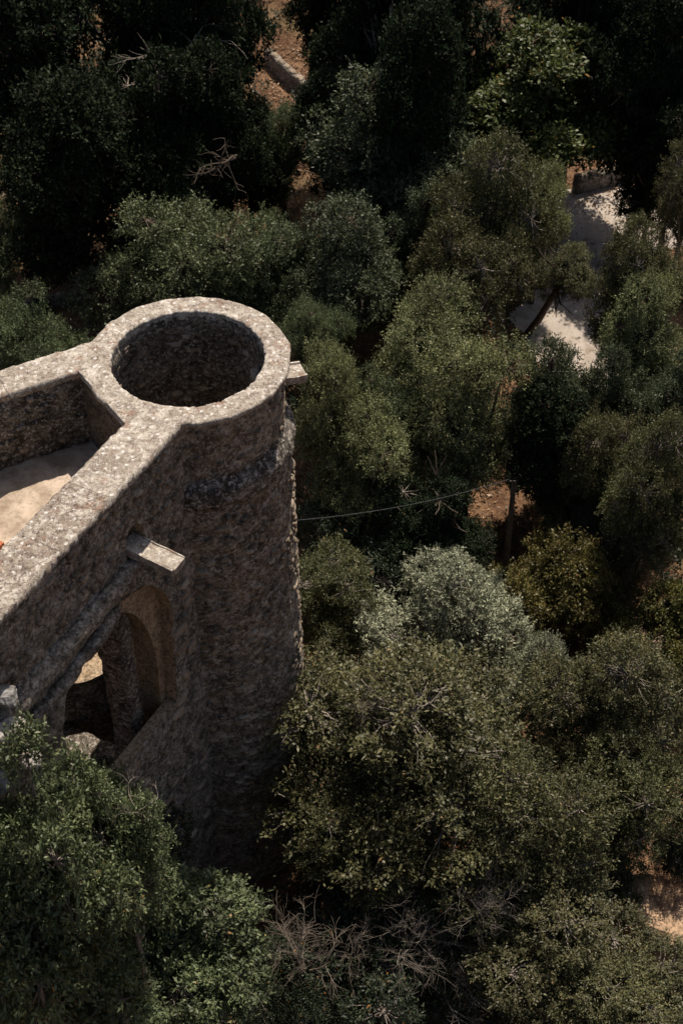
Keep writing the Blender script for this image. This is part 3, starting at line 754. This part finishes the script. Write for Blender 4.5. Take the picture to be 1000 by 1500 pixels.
def project(P):
    v = np.asarray(P, float) - np.array([0, 0, CAM_H]); w_ = v @ _f
    return 500 + F_PX * v[0] / w_, 750 - F_PX * (v @ _u) / w_, w_
WK = 1.1
def place(key, x, y, wpx, height, rot, label, group, name='tree', cat='tree', hz=None):
    """stands a tree where the photograph shows its crown"""
    cm, tm, d = SP[key]; zc = height * .6
    for _ in range(4):
        P = at(x, y, zc); s_ = wpx * WK * project(P)[2] / F_PX / (2 * d['R'])
        zc = height - d['Hh'] * s_ * min(1.7, max(.7, height / d['H'] / s_))
    g = float(ground_h(np.array([P[0]]), np.array([P[1]]))[0])
    e = empty(name, (P[0], P[1], g if hz is None else hz), R(rot)); tag(e, label, cat, group)
    sz = (height - (g if hz is None else hz)) / d['H']
    # keep leaf proportions: crown scale s_ in all axes where possible, the bole takes the rest
    c = link('crown', cm, None, e); c.scale = (s_, s_, s_ * min(1.7, max(.7, sz / s_)))
    zoff = height - d['H'] * c.scale[2] - (0 if hz is None else hz); c.location.z = zoff
    t = link('trunk', tm, None, e); t.scale = (s_, s_, sz if abs(sz / s_ - 1) > 2 else sz)
    t.scale = (s_, s_, c.scale[2]); t.location.z = zoff
    if zoff > .2:       # lengthen the bole down to the soil
        b_ = Bag(); tr = d['R'] * .05 + .05; b_.add(*tube([(0, 0, -.3), (.05, .02, zoff * .5), (0, 0, zoff + .3)], [tr * 1.6 * s_, tr * 1.45 * s_, tr * 1.35 * s_], 9))
        link('bole', b_.mesh('bole', True, tm.materials[0]), None, e)
    return e

TREES = [
 # key, x, y, width, height, rot, label
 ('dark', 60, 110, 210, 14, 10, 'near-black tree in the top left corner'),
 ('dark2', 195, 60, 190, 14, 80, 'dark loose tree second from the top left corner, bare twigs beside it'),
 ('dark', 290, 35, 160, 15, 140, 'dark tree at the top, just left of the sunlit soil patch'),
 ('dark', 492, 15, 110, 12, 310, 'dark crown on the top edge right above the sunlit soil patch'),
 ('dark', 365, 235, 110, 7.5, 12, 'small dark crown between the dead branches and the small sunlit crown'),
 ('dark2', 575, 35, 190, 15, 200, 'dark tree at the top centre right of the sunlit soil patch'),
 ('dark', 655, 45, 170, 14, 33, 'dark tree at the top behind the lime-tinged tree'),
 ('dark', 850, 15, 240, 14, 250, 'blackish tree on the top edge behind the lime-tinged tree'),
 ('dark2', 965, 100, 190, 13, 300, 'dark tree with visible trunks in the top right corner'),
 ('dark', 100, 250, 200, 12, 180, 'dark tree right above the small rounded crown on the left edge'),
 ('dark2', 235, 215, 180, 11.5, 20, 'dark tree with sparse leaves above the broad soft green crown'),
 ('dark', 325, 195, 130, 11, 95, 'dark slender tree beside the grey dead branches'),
 ('soft', 415, 225, 110, 7.0, 60, 'small sunlit crown between the dead branches and the dark trunk'),
 ('dark', 600, 170, 150, 13, 190, 'dark tall tree left of the lime-tinged tree'),
 ('dark2', 1000, 190, 130, 10.5, 140, 'dark tree put at the right edge to shade the road, beside the bare sunlit bank'),  # put here to cast shade on the right part of the road
 ('dark2', 968, 200, 115, 9, 10, 'dark crown added to shade the road, over the right end of the low wall by the road'),  # added so that its shade falls on the bright upper road
 ('feather', 790, 325, 100, 6.5, 40, 'small loose crown over the left half of the road'),
 ('dark', 500, 215, 120, 8.5, 70, 'dark tree between the sunlit soil patch and the blue-green crowns'),
  ('holm2', 880, 690, 120, 6, 210, 'small evergreen crown left of the rounded grey-green crown'),
 ('feather', 850, 720, 120, 5, 100, 'feathery crown right of the utility pole top'),
 ('blue', 905, 600, 110, 6.5, 20, 'low blue-green crown under the thin-leaved clearing tree'),
 ('soft', 560, 600, 130, 7, 300, 'soft green crown among the feathery trees right of the tower'),
 ('maple', 790, 150, 215, 10, 0, 'lime-tinged broadleaf tree with layered crown at upper right'),
 ('maple', 725, 230, 180, 7.5, 130, 'lower lime-green crown directly below the layered broadleaf tree'),
 ('soft', 0, 345, 110, 7, 70, 'rounded crown cut by the left edge below the dark trees'),
 ('soft', 235, 375, 250, 8.5, 0, 'broad soft green crown directly behind the tower ring'),
 ('soft', 380, 420, 190, 7.5, 110, 'soft green crown touching the broad one, behind the ring on its right'),
 ('soft', 55, 512, 165, 7, 200, 'low soft green crown beyond the far wall at the left edge'),
 ('blue', 570, 255, 210, 9.5, 0, 'blue-green rounded crown near the centre top, above the pale road'),
 ('blue', 500, 395, 190, 8.5, 140, 'blue-green crown between the tower ring and the tall dense oak'),
 ('blue', 600, 380, 130, 7.5, 220, 'narrow blue-green crown left of the tall dense oak'),
 ('holm', 710, 355, 170, 9, 40, 'tall dense evergreen oak in front of the pale road'),
 ('holm2', 690, 445, 150, 8, 140, 'lower crown tucked in front of the tall dense oak'),
 ('feather', 620, 530, 190, 8, 30, 'feathery crown in the middle of the wood'),
 ('feather', 690, 610, 200, 8, 160, 'feathery crown with drooping sprays above the utility pole'),
 ('feather', 490, 610, 150, 7.5, 250, 'thin feathery tree just right of the tower spout'),
 ('feather', 540, 690, 170, 6.5, 75, 'feathery low crown right of the tower string course'),
 ('soft', 455, 490, 100, 7, 15, 'small soft green crown right of the tower rim'),
 ('blue', 810, 590, 140, 7.5, 75, 'dark blue-green crown in the hollow below the road'),
 ('dark', 815, 655, 130, 7, 0, 'dark bushy crown up to the right of the utility pole'),
 ('holm2', 1005, 290, 100, 9, 10, 'evergreen crown on the right edge beside the street lamp'),
 ('holm2', 930, 440, 120, 8, 100, 'loose evergreen crown right of the bright road gap'),
 ('feather', 945, 505, 150, 7.5, 200, 'thin-leaved tree over the pale clearing at the right edge'),
 ('blue', 985, 610, 130, 7, 240, 'blue-green crown on the right edge below the clearing'),
 ('holm', 950, 745, 160, 7.5, 70, 'rounded grey-green crown at the right edge level with the utility pole'),
 ('dark2', 630, 770, 130, 5.5, 30, 'dark low tree in the shade left of the utility pole'),
 ('holm2', 480, 890, 150, 5, 190, 'grey-green crown against the tower shaft'),
 ('holm', 890, 1060, 230, 7, 15, 'large grey-green crown at the right below the pink dry shrub'),
 ('holm', 590, 1120, 380, 8, 0, 'largest olive-grey crown, right of the tower foot'),
 ('holm', 745, 1260, 260, 7, 200, 'olive-grey crown below and right of the largest one'),
 ('holm2', 930, 1200, 190, 6, 120, 'dark grey-green crown at the right edge above the dry grass mound'),
 ('holm2', 520, 1260, 190, 6, 60, 'shaded crown under the largest olive-grey crown'),
 ('holm', 790, 1400, 250, 4.5, 60, 'dark evergreen crown at the bottom right'),
 ('holm2', 920, 1500, 200, 4, 160, 'dark crown in the bottom right corner'),
 ('broad2', 20, 1370, 210, 13.5, 150, 'dark leafy crown at the left edge under the sunlit tree'),
 ('broad2', 150, 1340, 240, 11.5, 40, 'broad-leaved crown under the sunlit tree at lower left'),
 ('broad2', 60, 1430, 290, 13.5, 0, 'broad-leaved tree in the bottom left corner'),
 ('broad2', 265, 1430, 250, 7.0, 100, 'broad-leaved tree with orange leaves at the bottom, left of the dry branches'),
]
GROUPS = dict(dark='dark trees of the upper wood', dark2='dark trees of the upper wood', maple='lime-tinged broadleaf trees', soft='soft green trees round the tower',
              blue='blue-green trees', holm='evergreen oaks', holm2='evergreen oaks', feather='feathery thin-leaved trees', broad2='broad-leaved trees at lower left')
for k, x, y, w_, h_, ro, lab in TREES: place(k, x, y, w_, h_, ro, lab, GROUPS[k])
place('broad', 98, 1250, 205, 15.7, 0, 'sunlit broad-leaved tree growing against the foot of the castle wall', GROUPS['broad2'])
for x, y, w_, h_, ro, lab in [(175, 1235, 125, 13.6, 80, 'sparse leafy crown reaching towards the arch from the sunlit tree')]:
    place('broad', x, y, w_, h_, ro, lab, GROUPS['broad2'])
# shrubs
SHR = [('silver', 655, 915, 235, 5.2, 0, 'pale silvery shrub, brightest in the wood, below the utility pole'),
 ('silver', 790, 1000, 130, 4, 120, 'smaller greyish silver shrub right of the bright silvery one'),
 ('yellow', 810, 850, 170, 3.6, 0, 'yellow-green shrub right of the utility pole'),
 ('yellow', 965, 940, 150, 3.4, 90, 'yellow-green shrub at the right edge above the pink dry shrub'),
 ('yellow', 880, 880, 120, 2.8, 200, 'lower yellow-green shrub between the two larger ones'),
 ('scrub', 560, 830, 190, 3.2, 10, 'dark low shrub in the shade beyond the silvery shrub'),
 ('scrub', 660, 800, 120, 3.0, 190, 'shaded shrub at the foot of the utility pole'),
 ('scrub', 500, 770, 130, 3.0, 100, 'dark shrub beside the tower shaft, under the cable'),
 ('scrub', 880, 800, 110, 3.0, 260, 'dark shrub below the rounded grey-green crown'),
 ('scrub', 560, 1440, 260, 3.6, 10, 'twiggy scrub with orange leaves at the bottom centre'),
 ('scrub', 690, 1400, 190, 3.6, 120, 'twiggy scrub right of the dry bare branches'),
 ('scrub', 420, 1480, 160, 3.0, 200, 'dark scrub on the bottom edge under the dry branches'),
 ('scrub', 880, 1330, 120, 3.0, 60, 'dark scrub left of the dry grass mound'),
 ('scrub', 1000, 1262, 90, 2.6, 60, 'dark scrub above the dry grass mound at the right edge'),
 ('scrub', 1010, 1480, 120, 3.0, 160, 'dark scrub below the dry grass mound at the right edge'),
 ('scrub', 180, 1230, 170, 7.0, 20, 'leafy scrub around the pale stone slab')]
SG = dict(silver='silvery shrubs', yellow='yellow-green shrubs', scrub='dark scrub bushes')
for k, x, y, w_, h_, ro, lab in SHR: place(k, x, y, w_, h_, ro, lab, SG[k], 'shrub', 'shrub')
place('pink', 918, 975, 75, 2.8, 0, 'pinkish dry shrub between yellow-green and grey-green foliage', None, 'shrub', 'shrub')
# wood beyond the frame, one more row behind the last trees seen
r = np.random.default_rng(5)
for k in range(9):
    x = -30 + k * 7.5 + r.normal(0, 1)
    cm, tm, d = SP['dark' if k % 2 else 'dark2']; e = empty('tree', (x, 80 + r.uniform(-3, 3), 0), r.uniform(0, 6)); e.scale = (1.2,) * 3
    e.location.z = float(ground_h(np.array([x]), np.array([80.]))[0])
    link('crown', cm, None, e); link('trunk', tm, None, e)
    tag(e, 'dark tree in the row behind the topmost trees', 'tree', 'hindmost row of the wood')

# ------------------------------------------------------------ undergrowth and leaf litter
def scatter_undergrowth():
    r_ = np.random.default_rng(40); n = 19000
    x = r_.uniform(-24, 24, n); y = 12 + r_.random(n) ** .8 * 62
    dens = fbm(np.stack([x * .28, y * .28, x * 0 + 3], -1), 3)
    ok = dens > -.35
    ok &= ~inside(x, y, poly)
    for (cx, cy, a, b_) in CLEAR: ok &= ((x - cx) / a) ** 2 + ((y - cy) / b_) ** 2 > 1
    ok &= np.hypot(x - CX, y - CY) > 2.4
    ok &= ~((x < -2.2) & (y > 14) & (y < 24))
    x = x[ok]; y = y[ok]; h = r_.random(len(x)) ** .6 * np.clip(.5 + 2.2 * (dens[ok] + .2), .3, 2.6)
    pos = np.stack([x, y, ground_h(x, y) + h], -1); out = r_.normal(0, .6, pos.shape); out[:, 2] = 1; out /= np.linalg.norm(out, axis=1)[:, None]
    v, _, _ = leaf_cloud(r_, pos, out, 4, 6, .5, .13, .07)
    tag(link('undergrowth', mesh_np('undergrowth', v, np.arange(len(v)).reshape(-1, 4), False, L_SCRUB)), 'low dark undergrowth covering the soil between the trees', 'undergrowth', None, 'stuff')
CLEAR = []
for (x, y, a, b_) in [(430, 110, 3.2, 4), (545, 150, 1.6, 4), (910, 240, 5, 3), (420, 265, 2.2, 2.5), (520, 560, 2.2, 3.5), (590, 745, 3, 2.2), (480, 790, 1.6, 1.5), (640, 745, 1.5, 1), (545, 440, 1, 2), (300, 60, 2, 3), (900, 645, 1.8, 1.2), (955, 1345, .9, .9), (840, 400, 2.2, 2.6), (915, 300, 3, 2), (775, 400, 1, 2.5)]:
    q = at(x, y, 0); CLEAR.append((q[0], q[1], a, b_))
scatter_undergrowth()
def litter():
    r_ = np.random.default_rng(41); P = []
    for (cx, cy, a, b_) in CLEAR:
        n = int(500 * a * b_ / 4); q = r_.normal(0, .5, (n, 2)) * (a, b_) + (cx, cy)
        P.append(q)
    q = np.concatenate(P); z = ground_h(q[:, 0], q[:, 1]) + r_.uniform(.02, .12, len(q)); n = len(q)
    B = np.stack([q[:, 0], q[:, 1], z], -1); d = r_.normal(0, 1, (n, 3)) * (1, 1, .5); d /= np.linalg.norm(d, axis=1)[:, None]
    s_ = np.cross(d, r_.normal(0, .4, (n, 3)) + (0, 0, 1)); s_ /= np.linalg.norm(s_, axis=1)[:, None]
    l = r_.uniform(.06, .2, n)[:, None]
    v = np.stack([B, B + d * l * .5 + s_ * l * .22, B + d * l, B + d * l * .5 - s_ * l * .22], 1).reshape(-1, 3)
    tag(link('leaf_litter', mesh_np('leaf_litter', v, np.arange(n * 4).reshape(-1, 4), False, L_DRYG)), 'fallen dry leaves on the sunlit bare soil', 'leaf litter', None, 'stuff')
litter()

# ------------------------------------------------------------ bare branches
def bare(r_, bag, p, d, L, rad, depth, n=4, spread=.5):
    pts = [p]; q = p.copy(); dd = d.copy()
    for k in range(4):
        dd = dd + r_.normal(0, .16, 3); dd /= np.linalg.norm(dd); q = q + dd * L / 4; pts.append(q.copy())
    bag.add(*tube(pts, np.linspace(rad, rad * .55, 5), 5 if rad > .015 else 3))
    if depth == 0: return
    for k in range(n):
        i = r_.integers(1, 5); nd = dd + r_.normal(0, spread, 3); nd /= np.linalg.norm(nd)
        bare(r_, bag, pts[i], nd, L * r_.uniform(.55, .8), rad * .55, depth - 1, n, spread)
def bare_shrub(x, y, z, L, seed, mat, label, stems=6, rad=.03, depth=3, up=.9, name='bare_shrub', cat='shrub', group=None, spread=.5):
    r_ = np.random.default_rng(seed); P = at(x, y, z); e = empty(name, P); bag = Bag()
    for k in range(stems):
        d = r_.normal(0, .55, 3); d[2] = up; d /= np.linalg.norm(d); bare(r_, bag, np.zeros(3) + r_.normal(0, .08, 3) * (1, 1, 0), d, L, rad, depth, spread=spread)
    link('branches', bag.mesh('branches', True, mat), None, e); tag(e, label, cat, group); return e
bare_shrub(445, 1420, 4.0, .85, 1, M_TWIG, 'bare brown dry branches rising in front of the dark gap below the tower', 6, .02, 3, up=1.0, spread=.65)
bare_shrub(510, 1400, 3.6, .7, 21, M_TWIG, 'brown bare twigs spreading right of the dry branches', 3, .013, 3, up=1.0, spread=.65, group='grey bare twigs')
bare_shrub(590, 1380, 3.6, .8, 22, M_BARKL, 'grey bare twigs under the largest olive-grey crown', 6, .012, 3, group='grey bare twigs')
bare_shrub(700, 1350, 4.6, .7, 23, M_BARKL, 'grey twigs between the two lower right crowns', 6, .012, 3, group='grey bare twigs')
bare_shrub(640, 1440, 2.6, .8, 2, M_BARKL, 'grey bare twigs amid the bottom scrub', 8, .014, 3, group='grey bare twigs')
bare_shrub(540, 1040, 7.3, .5, 3, M_BARKL, 'thin grey twigs poking out on top of the largest olive-grey crown', 9, .009, 3, group='grey bare twigs')
bare_shrub(200, 1180, 12.7, .42, 4, M_BARKL, 'pale bare twigs at the end of the sparse leafy crown by the arch', 3, .008, 2, up=.1, spread=.7)
bare_shrub(345, 230, 7.5, 1.3, 5, M_BARK, 'grey dead branches lit among the dark trees, left of centre top', 2, .05, 2, up=.2, name='dead_branch', cat='dead branch', group='dead branches in the upper wood', spread=.9)
bare_shrub(265, 90, 9, 1.7, 6, M_BARKL, 'long thin dead branches near the top, left of the sunlit soil', 2, .045, 2, up=.8, name='dead_branch', cat='dead branch', group='dead branches in the upper wood', spread=.6)

# leaning road-side trunks and dark trunks that show between the crowns
for (x0, y0, x1, y1, z1, rad, lab, mt) in [
    (770, 492, 830, 405, 4.2, .14, 'slim leaning tree with a small crown against the bright road', M_BARK),
    (612, 332, 628, 298, 1.6, .16, 'short dark-trunked tree on the pale patch left of the dense oak', M_BARK),
    (950, 640, 942, 545, 3.5, .08, 'slim pale tree trunk in front of the clearing', M_BARKL),
    (948, 232, 955, 165, 4., .2, 'dark trunk standing behind the sunlit bank', M_BARK),
    (577, 800, 580, 742, 2.4, .09, 'thin trunk left of a stouter one in the shaded clearing', M_BARK),
    (630, 830, 640, 735, 4.0, .13, 'stouter trunk in the shaded clearing left of the utility pole', M_BARK)]:
    A = at(x0, y0, 0); B = at(x1, y1, z1); e = empty('slim_tree', A); bag = Bag(); D = B - A
    bag.add(*tube([D * -.06, D * .3 + (.04, 0, 0), D * .7 - (.05, 0, 0), D], [rad * 1.2, rad, rad * .85, rad * .6], 8))
    r_ = np.random.default_rng(int(x0))
    for k in range(4): bare(r_, bag, D * r_.uniform(.55, 1), np.array([r_.normal(0, .6), r_.normal(0, .6), .6]), 1.1, rad * .35, 1)
    link('trunk', bag.mesh('trunk', True, mt), None, e); tag(e, lab, 'tree')
    if x0 in (770, 612):
        c_ = link('crown', SP['holm2'][0], None, e); k_ = .42 if x0 == 770 else .3; c_.scale = (k_, k_, k_); c_.location = D - np.array([0, 0, 4.3 * k_]); c_.rotation_euler = (0, 0, 1.)

# dry grass mound
q = at(965, 1345, 1.4); e = empty('dry_grass_mound', (q[0], q[1], .55)); tag(e, 'sandy mound of dry grass at the lower right edge', 'mound')
me = rock('x', (0, 0, 0), (1.3, 1.15, 1.5), 31, plain('dry_soil', (.40, .27, .17), .95, 9, .4, .03), rnd=1.0); ms = me.data; bpy.data.objects.remove(me); link('soil', ms, None, e, (0, 0, .25))
r_ = np.random.default_rng(50); n = 9000
d = r_.normal(size=(n, 3)); d[:, 2] = np.abs(d[:, 2]); d /= np.linalg.norm(d, axis=1)[:, None]
B = d * (1.26, 1.12, 1.55) + (0, 0, .25); g = d * .5 + r_.normal(0, .5, d.shape) + (0, 0, -.15); g /= np.linalg.norm(g, axis=1)[:, None]
s_ = np.cross(g, d); s_ /= np.linalg.norm(s_, axis=1)[:, None]; l = r_.uniform(.1, .28, n)[:, None]
v = np.stack([B - s_ * .006, B + s_ * .006, B + g * l + d * .02], 1).reshape(-1, 3)
o = link('grass_blades', mesh_np('grass_blades', v, np.arange(n * 3).reshape(-1, 3), False, L_DRYG), None, e); tag(o, kind='stuff')

# ------------------------------------------------------------ pole, cable, lamp, low walls
base = at(733, 895, 0); H_P = 6.4
e = empty('utility_pole', base); tag(e, 'dark wooden utility pole standing in the wood behind the silvery shrub', 'pole')
topv = at(753, 702, H_P) - base; topv[1] *= 1
bag = Bag(); bag.add(*tube([(0, 0, -.3), topv * .5, topv], [.1, .085, .07], 12)); link('post', bag.mesh('post', True, M_POLE), None, e)
me = solid_from_profile('iron_hook', [(-.02, -.02), (.02, -.02), (.02, .02), (-.02, .02)], topv + np.array([-.17, 0, -.08]), topv + np.array([.05, 0, -.08]), mat=M_IRON, jit=0, seg=1); link('iron_hook', me, None, e)
bag = Bag(); bag.add(*tube([topv + (-.16, 0, -.1), topv + (-.16, 0, .02)], [.035, .03], 8)); link('insulator', bag.mesh('insulator', True, M_IRON), None, e)
a = base + topv + np.array([-.16, 0, .0]); b = at(432, 778, 11.2); b = np.array([b[0] - .3, b[1] + .3, b[2]])
pts = []
for t in np.linspace(0, 1, 24): q = a * (1 - t) + b * t; q[2] -= .25 * 4 * t * (1 - t); pts.append(q)
bag = Bag(); bag.add(*tube(pts, .008, 5)); tag(link('cable', bag.mesh('cable', True, M_WIRE)), 'thin sagging cable from the utility pole to the tower', 'cable')

lb = at(919, 352, 0); e = empty('street_lamp', lb); tag(e, 'black iron street lamp with white glass beside the road at upper right', 'street lamp')
tp = at(932, 300, 2.4) - lb
bag = Bag(); bag.add(*tube([(0, 0, -.2), (0, 0, .05), tp * .12, tp * .9, tp], [.11, .1, .05, .04, .05], 10)); link('post', bag.mesh('post', True, M_IRON), None, e)
def lathe_small(prof, n=16):
    prof = np.array(prof, float); th = np.arange(n) * 2 * math.pi / n
    P = np.stack([prof[None, :, 0] * np.cos(th)[:, None], prof[None, :, 0] * np.sin(th)[:, None], np.broadcast_to(prof[None, :, 1], (n, len(prof)))], -1)
    return P.reshape(-1, 3), grid_faces(n, len(prof), closeu=True)
for nm, pr, m_ in (('lantern_glass', [(.09, 0), (.2, .22), (.19, .32)], M_GLASS), ('lantern_cap', [(.25, .31), (.24, .36), (.12, .5), (.03, .56), (.005, .64)], M_IRON), ('collar', [(.05, -.06), (.13, -.03), (.12, .0), (.05, .02)], M_GLASS)):
    v, f = lathe_small(pr); o = link(nm, mesh_np(nm, v, f, True, m_), None, e); o.location = tp

def low_wall(pxs, h_, th_, label, mat, name='low_wall'):
    P = [at(x, y, 0) for x, y in pxs]; A, B = P[0][:2], P[1][:2]; t = (B - A) / np.linalg.norm(B - A); n = np.array([-t[1], t[0]])
    z = float(min(ground_h(np.array([A[0], B[0]]), np.array([A[1], B[1]]))))
    e = empty(name, (*((A + B) / 2), z)); me = rect_solid('wall_body', [A, B, B + n * th_, A + n * th_], z - .3, z + h_, .2, .05, 2., mat)
    child_world('wall_body', me, e).location = -e.location; tag(e, label, 'wall', 'low stone walls in the wood')
    L = np.linalg.norm(B - A); k = 0; s_ = 0; r_ = np.random.default_rng(int(pxs[0][0])); its = []
    while s_ < L - .2:
        ln = r_.uniform(.4, .8); ln = min(ln, L - s_)
        c = A + t * (s_ + ln / 2) + n * th_ / 2
        its.append((np.array([*c, z + h_]), np.array([*t, 0]), np.array([*n, 0]), np.array([0, 0, 1.]), ln * .47, th_ * .58, .1)); s_ += ln
    put_stones(its, e, PM_GREY, M_STONE); e_ = e
    return e
low_wall([(388, 92), (447, 148)], .8, .35, 'low stone wall along the sunlit soil patch near the top', M_WALL)
low_wall([(845, 282), (965, 252)], .9, .4, 'low stone wall holding the sunlit bank above the road', M_WALL)
low_wall([(10, 462), (130, 440)], .5, .35, 'low stone wall in the shade beyond the far parapet', M_WALL)
